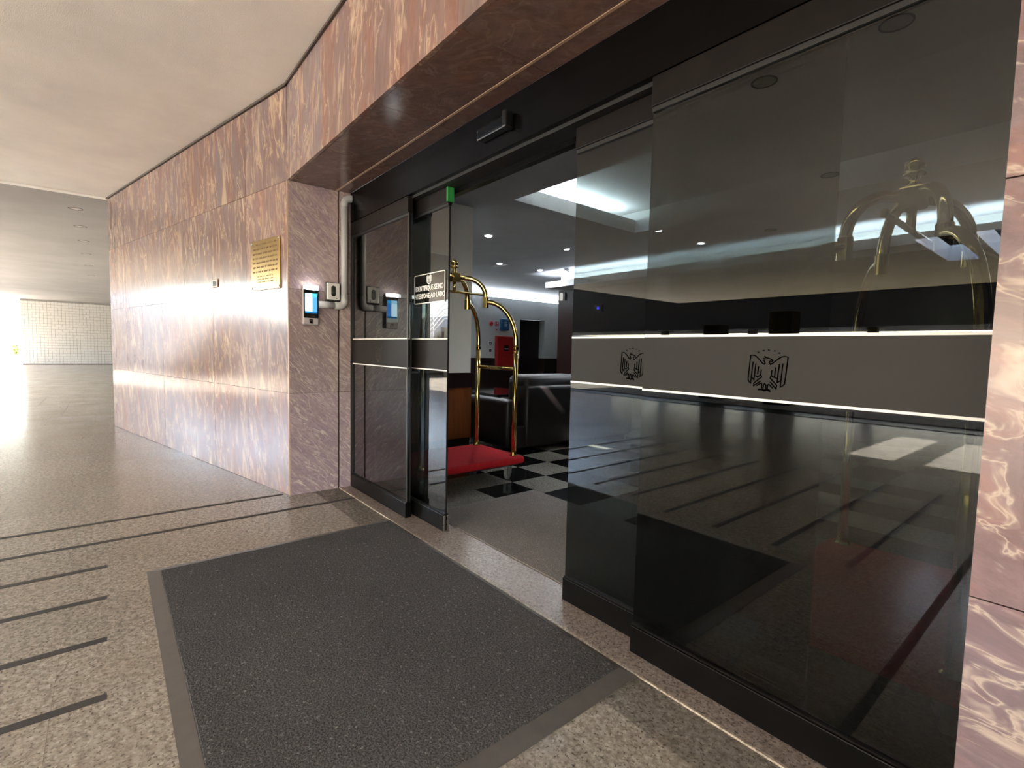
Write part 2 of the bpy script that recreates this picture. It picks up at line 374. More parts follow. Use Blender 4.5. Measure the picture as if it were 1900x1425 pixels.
# left wall, a little turned
WA = math.atan2(-1.005, -4.668)
wall_left = struct(link('wall_left', (lambda b: (box(b, 0.0, 4.76, -0.34, -0.022, 0, CEIL), b)[1])(bmesh.new()), 'dark_trim', None, (-3.94, 1.055, 0), (0, 0, WA)), 'pink streaked marble wall left of the entrance')
def slab(parent, name, sx, sy, sz, loc, mat, cache={}):
    key = (round(sx, 3), round(sy, 3), round(sz, 3), mat)
    if key not in cache:
        bm = bmesh.new(); g = 0.0012
        box(bm, -sx/2+g, sx/2-g, -sy/2+(g if sx < sy or sz < sy else 0), sy/2-(g if sx < sy or sz < sy else 0), -sz/2+g, sz/2-g)
        bmesh.ops.recalc_face_normals(bm, faces=bm.faces)
        me = bpy.data.meshes.new(name); bm.to_mesh(me); bm.free(); me.materials.append(MATS[mat]); cache[key] = me
    return link_me(name, cache[key], mat, parent, loc)
cols = [0.0, 0.685, 1.385, 2.08, 2.755, 3.44, 4.07, 4.765]
for r in range(4):
    z0, z1 = r*H_ROW, ((r+1)*H_ROW if r < 3 else CEIL-0.022)
    for c in range(7):
        s = slab(wall_left, 'marble_slab', cols[c+1]-cols[c], 0.02, z1-z0, ((cols[c]+cols[c+1])/2, -0.010 + random.uniform(-0.0006, 0.0006), (z0+z1)/2), 'marble_pink_streaked')
    slab(wall_left, 'marble_slab', 0.02, 0.34, z1-z0, (4.770, -0.171, (z0+z1)/2), 'marble_pink_streaked')
bx('shadow_gap_strip', -0.03, 4.80, -0.02, 0.014, CEIL-0.020, CEIL-0.004, 'dark_trim', wall_left)  # dark strip paints the shadow gap where wall meets ceiling
# front fascia over the doors and soffit
wall_front = struct(link('wall_front', (lambda b: (box(b, -3.93, 2.2, 1.078, 1.50, SOFFIT+0.022, CEIL), b)[1])(bmesh.new()), 'dark_trim'), 'marble fascia and soffit above the glass doors')
for c in range(8):
    x0 = -3.935+0.7605*c
    slab(wall_front, 'marble_slab', 0.7605, 0.02, CEIL-0.022-SOFFIT, (x0+0.380, 1.065, (CEIL-0.022+SOFFIT)/2), 'marble_pink_streaked')
    slab(wall_front, 'soffit_slab', 0.7605, 0.335, 0.02, (x0+0.380, 1.0755+0.1675, SOFFIT+0.010), 'marble_brown_soffit')
    slab(wall_front, 'soffit_slab', 0.7605, 0.10, 0.02, (x0+0.380, 1.475, SOFFIT+0.010), 'marble_brown_soffit')
bx('soffit_seam', -3.93, 2.1, 1.411, 1.424, SOFFIT-0.001, SOFFIT+0.02, 'soffit_seam', wall_front)
bx('shadow_gap_strip', -3.95, 2.2, 1.041, 1.06, CEIL-0.020, CEIL-0.004, 'dark_trim', wall_front)  # same painted shadow gap along the fascia top
# left jamb
wall_jamb = struct(link('wall_jamb', (lambda b: (box(b, -4.20, -3.952, 1.085, 2.0, 0, SOFFIT+0.02), b)[1])(bmesh.new()), 'dark_trim'), 'mauve veined marble jamb left of the glass doors')
for r in range(3):
    z0 = r*H_ROW
    slab(wall_jamb, 'marble_slab', 0.02, 0.368, H_ROW, (-3.942, 1.058+0.184, z0+H_ROW/2), 'marble_mauve_veined')
    slab(wall_jamb, 'marble_slab', 0.026, 0.089, H_ROW, (-3.939, 1.437+0.0445, z0+H_ROW/2), 'marble_mauve_veined')
bx('corner_edge', -3.945, -3.934, 1.052, 1.060, 0, SOFFIT, 'soffit_seam', wall_jamb)
bx('frame_edge', -3.952, -3.912, 1.527, 1.56, 0, SOFFIT, 'black_seal', wall_jamb)
# right pier
wall_right = struct(link('wall_right', (lambda b: (box(b, -0.10, 3.0, 1.078, 1.9, 0, CEIL), b)[1])(bmesh.new()), 'dark_trim'), 'rose marble pier right of the glass doors')
zz = [0.0, 0.775, 1.425, 2.06, SOFFIT]
for a, b in zip(zz[:-1], zz[1:]):
    slab(wall_right, 'marble_slab', 0.765, 0.022, b-a, (-0.123+0.3825, 1.066, (a+b)/2), 'marble_rose_pier')
    slab(wall_right, 'marble_slab', 0.765, 0.022, b-a, (-0.123+0.3825+0.767, 1.066, (a+b)/2), 'marble_rose_pier')
    slab(wall_right, 'marble_slab', 0.02, 0.45, b-a, (-0.112, 1.0775+0.225, (a+b)/2), 'marble_rose_pier')
struct(bx('wall_light_stop', 13.9, 14.2, -6.9, 1.1, 0, CEIL, 'ceiling_grey'), 'plain wall added far to the right to cut light from that side')  # added out of view to reduce light from the right
wall_side = struct(bx('wall_east', 3.0, 14.0, 1.07, 1.5, 0, CEIL, 'marble_pink_streaked'), 'marble facade further right of the entrance')
# porch ceiling: near field, lower far field, and its edges
ceil = struct(bx('ceiling', -8.62, 14, -6.9, 1.10, CEIL, CEIL+0.3, 'ceiling_stipple'), 'pale stippled concrete porch ceiling')
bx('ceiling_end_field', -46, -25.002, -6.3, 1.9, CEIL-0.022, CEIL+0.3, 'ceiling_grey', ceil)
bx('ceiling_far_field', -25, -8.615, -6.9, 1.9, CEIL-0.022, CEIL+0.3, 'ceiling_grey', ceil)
bx('ceiling_front_field', -10.5, -2.15, -9.5, -6.902, CEIL, CEIL+0.3, 'ceiling_stipple', ceil)
bx('ceiling_outer_field', -10.5, 14, -13.5, -9.502, CEIL, CEIL+0.3, 'ceiling_stipple', ceil)
bx('lit_edge_strip', -8.640, -8.612, -6.9, 0.10, CEIL-0.026, CEIL-0.001, 'white_line', ceil)  # white strip paints the lit face of the ceiling step
for x, y in ((-9.53,-0.30),(-10.93,-0.29),(-12.46,-0.29),(-14.25,-0.30),(-16.4,-0.3),(-18.8,-0.3),(-1.67,-0.50),(-0.91,-0.43),(-2.01,-2.80),(-3.42,-4.71)):
    z = CEIL-(0.022 if x < -8.6 else 0)
    r = empty('recessed_downlight', (x, y, z)); nm = f'{x}'
    bm = bmesh.new(); bmesh.ops.create_circle(bm, segments=28, radius=0.085)
    e = bm.edges[:]; ex = bmesh.ops.extrude_edge_only(bm, edges=e); vs = [q for q in ex['geom'] if isinstance(q, bmesh.types.BMVert)]
    for q in vs: q.co *= 0.86
    for q in bm.verts: q.co.z = -0.003
    for q in bm.verts: pass
    ex = bmesh.ops.extrude_face_region(bm, geom=bm.faces[:]); 
    for q in ex['geom']:
        if isinstance(q, bmesh.types.BMVert): q.co.z = 0.0
    link('trim_ring', bm, 'downlight_trim', r)
    bm = bmesh.new(); lathe(bm, [(0.073, -0.0005), (0.070, -0.0015), (0.03, -0.001)], 24); link('reflector', bm, 'downlight_dark', r)
    ord_ = {-9.53:'nearest', -10.93:'second nearest', -12.46:'third nearest', -14.25:'fourth nearest', -16.4:'fifth nearest', -18.8:'farthest'}
    if x in ord_: tag(r, f'unlit recessed ceiling downlight, {ord_[x]} in the row left of the marble wall', 'downlight', 'unlit downlights in the porch ceiling')
    else: tag(r, {-1.67:'unlit downlight ring seen mirrored high in the right glass pane, left one of the pair', -0.91:'unlit downlight ring seen mirrored at the top right of the glass', -2.01:'unlit downlight mirrored faintly in the middle of the right glass pane', -3.42:'unlit downlight mirrored above the bright cove line in the right glass'}[x], 'downlight', 'unlit downlights in the porch ceiling')
# unseen wall added against a sky leak far left, then the mosaic wall
struct(bx('wall_leak_block', -46, -8.7, 1.5, 1.9, 0, CEIL, 'ceiling_grey'), 'unseen wall added beyond the marble corner to block sky light')
mos = struct(bx('wall_far', -33.5, -32.02, -3.05, 1.2, 0, CEIL-0.022, 'grout_grey'), 'far white mosaic tiled wall at the end of the porch')
bm = bmesh.new(); ts = 0.128
for r in range(23):
    y = -3.05
    while y < 0.55:
        wd = ts*random.choice((1, 1, 1, 2))
        box(bm, -32.03, -32.0+random.uniform(-0.004, 0.004), y+0.005, y+wd-0.005, r*ts+0.005, (r+1)*ts-0.006)
        y += wd
link('mosaic_tiles', bm, 'tile_white', mos)['kind'] = 'stuff'
bx('mosaic_foot', -32.05, -31.99, -3.05, 1.0, 0.0, 0.035, 'dark_trim', mos)

# ------------------------------------------------------------------ outdoors
ground = struct(bx('ground', -140, 60, -140, -10.6, -0.4, -0.03, 'sunny_concrete'), 'bright sunlit paving outside the porch')
struct(bx('ground_left', -140, -46, -10.6, 40, -0.4, -0.03, 'sunny_concrete'), 'bright sunlit paving beyond the porch at far left')
struct(bx('lawn', -14, 40, -32.5, -7.95, -0.2, 0.02, 'ground_gold'), 'dry golden green lawn beyond the porch edge')
bx('slot_beam', -1.68, -1.42, -9.5, -6.9, CEIL-0.02, CEIL+0.3, 'ceiling_stipple', ceil)
for x, wd, h, lb in ((-4.95, 0.25, 2.17, 'taller dark square stone block at the porch edge, mirrored above the eagle emblem'), (-6.63, 0.23, 1.90, 'shorter dark square stone block at the porch edge, mirrored left of the eagle emblem')):
    r = tag(empty('stone_block', (x, -9.2, 0.02)), lb, 'block', 'dark blocks at the porch edge')
    bm = bmesh.new(); rbox(bm, -wd, wd, -wd, wd, 0.06, h, 0.012, 1); link('block_body', bm, 'dark_pillar', r)
    bm = bmesh.new(); rbox(bm, -wd-0.03, wd+0.03, -wd-0.03, wd+0.03, 0.0, 0.06, 0.006, 1); link('plinth', bm, 'dark_pillar', r)
st = tag(empty('outdoor_staircase', (-21.3, -7.6, 0)), 'pale outdoor staircase with steel handrails mirrored in the left sliding door', 'staircase')
for i in range(12):
    bm = bmesh.new(); box(bm, 0.30*i, 0.30*i+0.34, -2.6, 0, 0.17*i, 0.17*(i+1)); link('step', bm, 'lit_concrete', st)
for j, (yy, hs) in enumerate(((0.02, (0.95, 0.75, 0.55, 0.35)), (-2.5, (0.95, 0.55)))):
    for h in hs:
        bm = bmesh.new(); tube(bm, [(-0.5, yy, h-0.05), (0.0, yy, h), (3.6, yy, h+2.04), (4.3, yy, h+2.06)], 0.028, 8); link('handrail', bm, 'white_line', st)
    for i in range(3):
        bm = bmesh.new(); tube(bm, [(0.15+1.3*i, yy, 0.737*i), (0.15+1.3*i, yy, 0.737*i+1.0)], 0.02, 8); link('rail_post', bm, 'white_line', st)
bx('landing', 3.6, 4.4, -2.6, 0.0, 0.0, 2.04, 'lit_concrete', st)
struct(bx('wall_glare_limit', -21.9, -13.5, -13.4, -10.4, -0.1, 1.8, 'lit_concrete'), 'low wall added behind the outdoor stairs to limit glare on the marble')  # added out of view, keeps the glare on the marble from spreading down
struct(bx('wall_stair_backing', -36, -21.92, -13.4, -10.4, -0.1, 2.85, 'lit_concrete'), 'taller wall added as grey backing for the mirrored outdoor stairs')  # added grey backing so the mirrored stairs stand out from the sky
struct(bx('wall_glare_cutoff', -30, -23.6, -9.3, -7.5, -0.1, 3.6, 'lit_concrete'), 'tall pale wall added beside the outdoor stairs to cut off the marble glare')  # added out of view, ends the marble glare on its left side
# long dark block on stilts, added to darken the view mirrored in the glass
pb_ = struct(bx('reflection_darkener', -42, 40, -40, -33, 3.1, 9.0, 'dark_pillar'), 'dark raised block added across the yard to darken the view mirrored in the glass')
for i in range(9): bx('stilt', -25+7.5*i, -24.5+7.5*i, -34.5, -34, -0.05, 3.1, 'dark_pillar')['kind'] = 'structure'
# hedge and thin tower far left
hd = empty('bush', (-51, -5.22, -0.03)); bm = bmesh.new()
for i in range(220):
    c = Vector((random.uniform(-0.2, 0.2), random.uniform(-0.17, 0.17), random.uniform(0.08, 0.74)))
    a = Vector((random.uniform(-1,1), random.uniform(-1,1), random.uniform(-1,1))).normalized()*0.09; b = a.orthogonal().normalized()*0.06
    bm.faces.new([bm.verts.new(c+a), bm.verts.new(c+b), bm.verts.new(c-a), bm.verts.new(c-b)])
lo = link('leaves', bm, 'foliage', hd); lo['kind'] = 'stuff'
bm = bmesh.new(); tube(bm, [(0,0,0),(0,0,0.6)], [0.04,0.02], 8); link('stem', bm, 'dark_wood', hd)
tag(hd, 'small sunlit olive green bush at far left horizon', 'bush')
tw = empty('thin_tower', (-60, -6.9, -0.03)); bm = bmesh.new()
tube(bm, [(0,0,0),(0,0,0.15),(0,0,0.45),(0,0,1.36)], [0.24,0.18,0.07,0.03], 10); link('mast', bm, 'tower_paint', tw)
bm = bmesh.new(); lathe(bm, [(0.32, 0), (0.32, 0.08), (0.25, 0.1)], 12); link('plinth', bm, 'tower_paint', tw)
tag(tw, 'thin pale spire on the far left horizon', 'spire')

# ------------------------------------------------------------------ glass doors
G1, G2 = 1.545, 1.62
header = struct(bx('trim_2', -3.93, -0.12, 1.525, 1.75, 2.135, SOFFIT, 'header_black'), 'black door operator header above the glass doors')
bx('header_lip', -3.93, -0.12, 1.555, 1.75, 2.118, 2.135, 'black_seal', header)
bx('track', -3.93, -0.12, 1.66, 1.70, 2.09, 2.118, 'header_black', header)
EMB = [  # strokes of the eagle in 1425-px crop units
 [(175,360),(230,352),(310,365),(380,425),(455,500),(520,575),(565,600),(590,570),(575,520)],
 [(600,412),(690,428),(760,460),(795,492),(780,512),(712,512),(706,545),(740,604),(800,562),(880,495),(960,425),(1030,382),(1110,372),(1192,385),(1175,640),(1158,880),(1140,1125),(1090,1180),(1030,1215),(1045,960),(1068,575)],
 [(575,380),(600,412)], [(548,432),(572,452)], [(540,492),(572,520)],
 [(175,360),(160,680),(142,960),(140,1060),(165,1110),(215,1160),(228,960),(255,550)],
 [(335,600),(318,840),(305,1058),(228,970)], [(418,680),(400,885)], [(498,765),(490,900),(405,965),(318,935)], [(490,900),(515,965),(310,1150),(305,1230),(480,1095)],
 [(400,1215),(490,1145),(525,1150),(535,1270)],
 [(978,600),(955,850),(945,1100),(1040,1035)], [(880,690),(868,960),(940,985)], [(785,770),(775,910),(868,965)], [(775,910),(752,985),(935,1175),(925,1275),(765,1100)],
 [(835,1260),(725,1160),(695,1175),(690,1290)],
 [(575,1285),(580,1190),(610,1145),(645,1190),(655,1285)], [(440,1335),(520,1325),(610,1355),(690,1330),(765,1360)], [(440,1310),(540,1300),(610,1325),(680,1300),(760,1325)]]
STARS = [(390,270),(530,215),(675,200),(828,222),(960,280)]
def emblem(parent, x, z, y, mat):
    bm = bmesh.new(); s = 0.113/1055
    for pl in EMB: ribbon(bm, [((px-663)*s, (770-py)*s) for px, py in pl], 0.0031, 0, -0.0012)
    for px, py in STARS: ribbon(bm, [((px-663)*s-0.0014, (770-py)*s), ((px-663)*s+0.0014, (770-py)*s)], 0.003, 0, -0.0012)
    return link('eagle_emblem', bm, mat, parent, (x, y, z))
def panel(name, x0, x1, y, label, emb=None, emb_mat='emblem_black', toprail='rail_top_dark'):
    root = struct(empty(name, ((x0+x1)/2, y, 0.006)), label); cx, hw = 0.0, (x1-x0)/2
    bx('glass_pane', -hw, hw, -0.005, 0.005, 0.10, 2.04, 'tinted_glass', root)
    bx('bottom_rail', -hw, hw, -0.022, 0.022, 0.0, 0.105, 'rail_black', root, 0.003)
    bx('top_rail', -hw, hw, -0.020, 0.020, 2.022, 2.125, toprail, root, 0.003)
    bx('rail_seal', -hw, hw, -0.012, 0.012, 2.006, 2.022, 'black_seal', root)
    bx('bottom_bead', -hw, hw, -0.014, 0.014, 0.105, 0.110, 'rail_top_dark', root)
    bx('frosted_band', -hw, hw, -0.0062, -0.0052, 1.013, 1.205, 'frosted_film', root)
    for z in (1.006, 1.203): bx('white_line', -hw, hw, -0.0066, -0.0052, z, z+0.0075, 'white_line', root)
    if emb is not None: emblem(root, emb-(x0+x1)/2, 1.107-0.006, -0.0066, emb_mat)
    return root
w1 = panel('window_1', -3.912, -2.955, G1, 'narrow fixed dark glass pane beside the left jamb', -3.42, 'emblem_pale')
w2 = panel('window_2', -1.108, -0.126, G1, 'wide fixed dark glass pane with eagle emblem at right', -0.661)
d1 = panel('door_1', -3.62, -2.598, G2, 'left sliding glass door with the notice sign')
d2 = panel('door_2', -1.548, -0.530, G2, 'right sliding glass door, half hidden behind the fixed pane', -1.214)
# a patch of green tape and worn metal end on the left slider
bm = bmesh.new(); rbox(bm, -0.004, 0.012, -0.024, 0.024, 0, 0.10, 0.003, 1); link('green_tape', bm, 'green_tape', d1, (0.509, 0, 2.027))['label'] = 'green tape on the end of the top rail'
bx('rail_end_cap', 0.511, 0.517, -0.020, -0.006, 0.002, 0.10, 'steel', d1)['label'] = 'worn metal rail end'
bx('rail_end_cap', 0.511, 0.517, 0.006, 0.020, 0.002, 0.10, 'steel', d1)
bx('edge_seal', -0.513, -0.503, -0.018, 0.012, 0.105, 2.02, 'black_seal', d1)
bx('edge_seal', 0.463, 0.478, -0.012, 0.016, 0.105, 2.02, 'black_seal', w1)
bx('pane_edge', 0.5105, 0.513, -0.006, 0.006, 0.11, 2.0, 'black_seal', d1)
# sensor on the header
ms = tag(empty('motion_sensor', (-2.01, 1.525, 2.205)), 'black motion sensor box on the door header above the opening', 'sensor')
bm = bmesh.new(); rbox(bm, -0.125, 0.125, -0.045, 0.0, 0.0, 0.06, 0.010, 2); link('housing', bm, 'plastic_black', ms)
bm = bmesh.new(); rbox(bm, -0.11, 0.09, -0.049, -0.04, 0.008, 0.05, 0.003, 2); link('window_lens', bm, 'glass_black', ms)
bm = bmesh.new(); rbox(bm, 0.095, 0.128, -0.055, -0.005, -0.006, 0.075, 0.008, 2); link('end_cap', bm, 'plastic_black', ms)
# notice sign on the left slider
sg = tag(empty('notice_sign', (-2.822, G2-0.008, 1.44)), 'small white-lettered dark notice stuck on the left sliding door', 'sign')
bm = bmesh.new(); rbox(bm, -0.198, 0.198, -0.002, 0.0, 0, 0.195, 0.0009, 1); link('sign_panel', bm, 'smoked_acrylic', sg)
bm = bmesh.new(); hw, hh, rr = 0.193, 0.19, 0.012
pts = []
for cxx, czz, a0 in ((hw-rr, 0.005+rr, -90), (hw-rr, hh-rr, 0), (-hw+rr, hh-rr, 90), (-hw+rr, 0.005+rr, 180)):
    for q in range(5): a = math.radians(a0+22.5*q); pts.append((cxx+rr*math.cos(a), czz+rr*math.sin(a)))
ribbon(bm, pts+[pts[0]], 0.0055, -0.002, -0.003); link('sign_border', bm, 'white_line', sg)
for txt, z, sq in (('IDENTIFIQUE-SE NO', 0.086, 0.88), ('INTERFONE AO LADO', 0.036, 0.87)):
    me = text_mesh(txt, 0.045, 0.0004, 'CENTER', sq, 0.0011)
    link_me('lettering', me, 'white_line', sg, (0.0, -0.0026, z), (math.pi/2, 0, 0))
bm = bmesh.new()
ribbon(bm, [(-0.028,0.176),(-0.028,0.145),(-0.018,0.131),(0.0,0.124),(0.018,0.131),(0.028,0.145),(0.028,0.176),(0.014,0.180),(0.0,0.172),(-0.014,0.180),(-0.028,0.176)], 0.004, -0.002, -0.003)
for a in (-0.020, -0.013, 0.013, 0.020): ribbon(bm, [(a,0.172),(a,0.142)], 0.004, -0.002, -0.003)
ribbon(bm, [(0,0.158),(0,0.134)], 0.004, -0.002, -0.003); ribbon(bm, [(-0.011,0.174),(0,0.158),(0.011,0.174)], 0.004, -0.002, -0.003)
link('shield_emblem', bm, 'white_line', sg)

# ------------------------------------------------------------------ things on the jamb and wall
JX = -3.929
te = tag(empty('face_access_terminal', (JX, 1.208, 1.31)), 'slim grey face access terminal with lit blue screen on the marble jamb', 'intercom')
bm = bmesh.new(); rbox(bm, 0.0, 0.030, -0.058, 0.058, 0, 0.295, 0.009, 3); link('body', bm, 'plastic_silver', te)
bm = bmesh.new(); rbox(bm, 0.028, 0.0325, -0.0545, 0.0545, 0.052, 0.288, 0.002, 1); link('front_glass', bm, 'glass_black', te)
bm = bmesh.new(); box(bm, 0.0322, 0.0330, -0.045, 0.045, 0.088, 0.238); link('screen', bm, 'terminal_screen', te)['label'] = 'glowing blue and white screen'
bm = bmesh.new(); rbox(bm, 0.026, 0.040, -0.056, 0.056, 0.266, 0.297, 0.006, 3); link('light_bar', bm, 'led_white', te)['label'] = 'glowing white light bar'
bm = bmesh.new(); rbox(bm, 0.028, 0.0325, -0.014, 0.014, 0.010, 0.044, 0.0015, 1); fp = link('fingerprint_reader', bm, 'plastic_dark', te)
bm = bmesh.new(); box(bm, 0.0325, 0.0332, -0.006, 0.006, 0.012, 0.026); link('sensor_window', bm, 'glass_black', fp)
ic = tag(empty('video_intercom', (JX, 1.376, 1.500)), 'small white and dark video door intercom beside the grey conduit', 'intercom')
bm = bmesh.new(); rbox(bm, 0.0, 0.030, -0.060, 0.060, 0, 0.148, 0.012, 3); link('housing', bm, 'plastic_dark', ic)
bm = bmesh.new(); rbox(bm, 0.026, 0.036, -0.050, 0.050, 0.014, 0.142, 0.005, 2); fpl = link('face_plate', bm, 'plastic_white', ic)
bm = bmesh.new(); pts = []
for s_, zc in ((1, 0.105), (-1, 0.055)):
    for q in range(9):
        a = math.radians((0 if s_ > 0 else 180)+22.5*q); pts.append((0.017*math.cos(a), zc+0.017*math.sin(a)))
f = [bm.verts.new((0.0395, y, z)) for y, z in pts]; g = [bm.verts.new((0.035, y, z)) for y, z in pts]; bm.faces.new(f); bm.faces.new(g[::-1])
for i in range(len(f)): bm.faces.new((f[i], g[i], g[(i+1)%len(f)], f[(i+1)%len(f)]))
link('camera_window', bm, 'glass_black', ic)
bm = bmesh.new(); lathe(bm, [(0.012, 0), (0.012, 0.003), (0.008, 0.004)], 16); link('call_button', bm, 'lens', ic, (0.0385, 0, 0.055), (0, math.pi/2, 0))
bm = bmesh.new(); box(bm, 0.0355, 0.0364, 0.022, 0.030, 0.022, 0.028); link('small_mark', bm, 'plastic_black', ic)
# conduit
cp = tag(empty('conduit_pipe', (JX, 1.466, 1.47)), 'grey plastic conduit running down the marble jamb', 'pipe')
R_ = 0.028
def arc(c, r, a0, a1, n=8):  # in the y-z plane
    return [(R_+0.001, c[0]+r*math.cos(math.radians(a0+(a1-a0)*i/n)), c[1]+r*math.sin(math.radians(a0+(a1-a0)*i/n))) for i in range(n+1)]
bm = bmesh.new(); tube(bm, [(R_+0.001, 0, 0.07), (R_+0.001, 0, 0.80)], R_-0.001, 16); link('upright', bm, 'pvc_grey', cp, smooth=True)
bm = bmesh.new(); tube(bm, [(R_+0.001, -0.07, 0.0), (R_+0.001, -0.20, 0.0)], R_-0.002, 16); link('branch', bm, 'pvc_grey', cp, smooth=True)
bm = bmesh.new(); tube(bm, [(R_+0.001, -0.08, 0.0)]+arc((-0.042, 0.042), 0.042, -90, 0)+[(R_+0.001, 0, 0.09)], R_+0.001, 16); link('lower_elbow', bm, 'pvc_grey', cp, smooth=True)
bm = bmesh.new(); tube(bm, [(R_+0.001, 0, 0.77)]+arc((0.05, 0.79), 0.05, 180, 90)+[(R_+0.001, 0.055, 0.84)], R_+0.001, 16); link('upper_elbow', bm, 'pvc_grey', cp, smooth=True)
# brass plaque on the left wall (wall-local axes through a rotated root)
def on_wall(name, u, z, out=0.001):
    p = Vector((-3.94, 1.055, z)) + Vector((math.cos(WA), math.sin(WA), 0))*u + Vector((-math.sin(WA), math.cos(WA), 0))*out
    return empty(name, p, WA)
pq = tag(on_wall('brass_plaque', 0.342, 1.584), 'engraved brass plaque on the streaked marble wall', 'plaque')
bm = bmesh.new(); rbox(bm, -0.238, 0.238, 0.0, 0.008, 0, 0.392, 0.002, 1); link('plate', bm, 'brass_plate', pq)
rnd = random.Random(3)
for i in range(10):
    z = 0.352-0.0355*i; small = i > 6
    bm = bmesh.new(); x = 0.205 if not small else 0.13; end = -0.20 if not small else -0.13; hgt = 0.015 if not small else 0.009
    if small: z = 0.352-0.0355*7-0.022*(i-7)
    while x > end:
        wl = rnd.uniform(0.02, 0.075); xe = max(end, x-wl); q = x
        while q > xe+0.004:                      # upright letter strokes, too small to read
            s = rnd.uniform(0.004, 0.008); box(bm, q-s*0.7, q, 0.0078, 0.0086, z, z+hgt*rnd.uniform(0.8, 1.0)); q -= s+0.002
        box(bm, xe, x, 0.0078, 0.0084, z+hgt*0.4, z+hgt*0.55)
        x = xe-0.014
    link('engraved_line', bm, 'engraving', pq)
for sx in (-0.222, 0.222):
    for zz_ in (0.018, 0.374):
        bm = bmesh.new(); lathe(bm, [(0.009, 0), (0.009, 0.003), (0.005, 0.006)], 14); link('screw', bm, 'steel', pq, (sx, 0.008, zz_), (-math.pi/2, 0, 0))
ot = tag(on_wall('wall_plate', 1.315, 1.66), 'tiny square wall plate on the marble left of the brass plaque', 'wall plate')
bm = bmesh.new(); rbox(bm, -0.06, 0.06, 0, 0.008, 0, 0.075, 0.003, 1); link('plate', bm, 'soffit_seam', ot)
bm = bmesh.new(); rbox(bm, -0.035, 0.035, 0.006, 0.011, 0.015, 0.06, 0.002, 1); link('insert', bm, 'plastic_dark', ot)

# ------------------------------------------------------------------ entrance mat
mt = tag(empty('entrance_mat', (-2.0, 0.775, 0.0)), 'large charcoal entrance mat with rubber border on the porch floor', 'mat')
bm = bmesh.new(); rbox(bm, -0.955, 0.935, -0.60, 0.63, 0.001, 0.013, 0.004, 1); link('carpet_field', bm, 'mat_carpet', mt)
def strip(p):  # wedge strip: inner edge high, outer edge low
    bm = bmesh.new(); (xi0, yi0), (xi1, yi1), (xo1, yo1), (xo0, yo0) = p
    t = [bm.verts.new((xi0, yi0, 0.011)), bm.verts.new((xi1, yi1, 0.011)), bm.verts.new((xo1, yo1, 0.004)), bm.verts.new((xo0, yo0, 0.004))]
    b = [bm.verts.new((v.co.x, v.co.y, 0.001)) for v in t]
    bm.faces.new(t); bm.faces.new(b[::-1])
    for i in range(4): bm.faces.new((t[i], b[i], b[(i+1)%4], t[(i+1)%4]))
    return bm
I = [(-0.955,-0.60),(0.935,-0.60),(0.935,0.63),(-0.955,0.63)]; O = [(-1.0,-0.652),(1.0,-0.652),(1.0,0.652),(-1.0,0.652)]
for i in range(4):
    j = (i+1) % 4; link('rubber_border', strip((I[i], I[j], O[j], O[i])), 'rubber_border', mt)

# ------------------------------------------------------------------ lobby shell
LF = struct(bx('floor_lobby', -12.5, 3.2, 1.70, 14, -0.2, -0.004, 'granite_chequer'), 'black and grey chequered granite lobby floor')
tm = {}
for nm in ('granite_grey', 'granite_black'):
    bm = bmesh.new(); box(bm, -0.199, 0.199, -0.199, 0.199, 0, 0.0042); me = bpy.data.meshes.new('lobby_tile'); bm.to_mesh(me); bm.free(); me.materials.append(MATS[nm]); tm[nm] = me
for i in range(-7, 6):
    for j in range(-1, 9):
        black = (i+j) % 2 == 0 and j >= 0
        link_me('lobby_tile', tm['granite_black' if black else 'granite_grey'], None, LF, (-3.265+0.4*i+0.2, 2.31+0.4*j+0.2, -0.004))
bx('plain_border', -9.0, 3.0, 1.701, 1.909, -0.004, 0.0, 'granite_grey', LF)
lm = tag(empty('lobby_mat', (-2.0, 2.19, 0)), 'flat grey-brown mat inside the doorway', 'mat')
bm = bmesh.new(); rbox(bm, -0.95, 0.95, -0.485, 0.50, 0.0005, 0.009, 0.003, 1); link('carpet_field', bm, 'lobby_mat', lm)
bm = bmesh.new(); box(bm, -0.965, -0.95, -0.485, 0.50, 0.0005, 0.006); link('edge_strip', bm, 'rubber_border', lm)
struct(bx('wall_lobby_right', 3.0, 3.2, 1.90, 14, 0, 3.4, 'dark_wood'), 'dark lobby wall at right')
struct(bx('wall_lobby_rear', -12.5, 3.2, 13.8, 14, 0, 3.4, 'dark_wood'), 'lobby rear wall')
struct(bx('wall_lobby_front', -12.5, -4.21, 1.92, 2.05, 0, 3.4, 'white_paint'), 'lobby wall behind the marble')
# ceiling of the lobby with its recess
CL = 2.8
lc = struct(bx('ceiling_lobby', -12.5, -4.3, 1.76, 5.78, CL, CL+0.17, 'lobby_ceiling'), 'grey lobby ceiling with recessed light coves')
bx('ceiling_front', -4.3, 3.2, 1.76, 3.50, CL, CL+0.17, 'lobby_ceiling', lc)
bx('ceiling_beam', -4.3, 3.2, 5.66, 5.78, CL, CL+0.17, 'lobby_ceiling', lc)
bx('ceiling_rear', -12.5, 3.2, 5.781, 14, CL+0.05, CL+0.2, 'lobby_ceiling', lc)
bx('recess_top', -4.85, 3.2, 3.2, 5.9, CL+0.36, CL+0.42, 'white_paint', lc)
bx('recess_lip', -4.32, -4.299, 3.50, 5.66, CL+0.001, CL+0.165, 'white_paint', lc)
bx('recess_side', -4.88, -4.84, 3.2, 5.9, CL+0.17, CL+0.36, 'white_paint', lc)
bx('recess_side', -4.85, 3.2, 3.16, 3.2, CL+0.17, CL+0.36, 'white_paint', lc)
bx('recess_side', -4.85, 3.2, 5.9, 5.94, CL+0.2, CL+0.36, 'white_paint', lc)
bx('lobby_upper_roof', -12.6, 3.3, 1.5, 14.1, 3.32, 3.5, 'lobby_ceiling', lc)
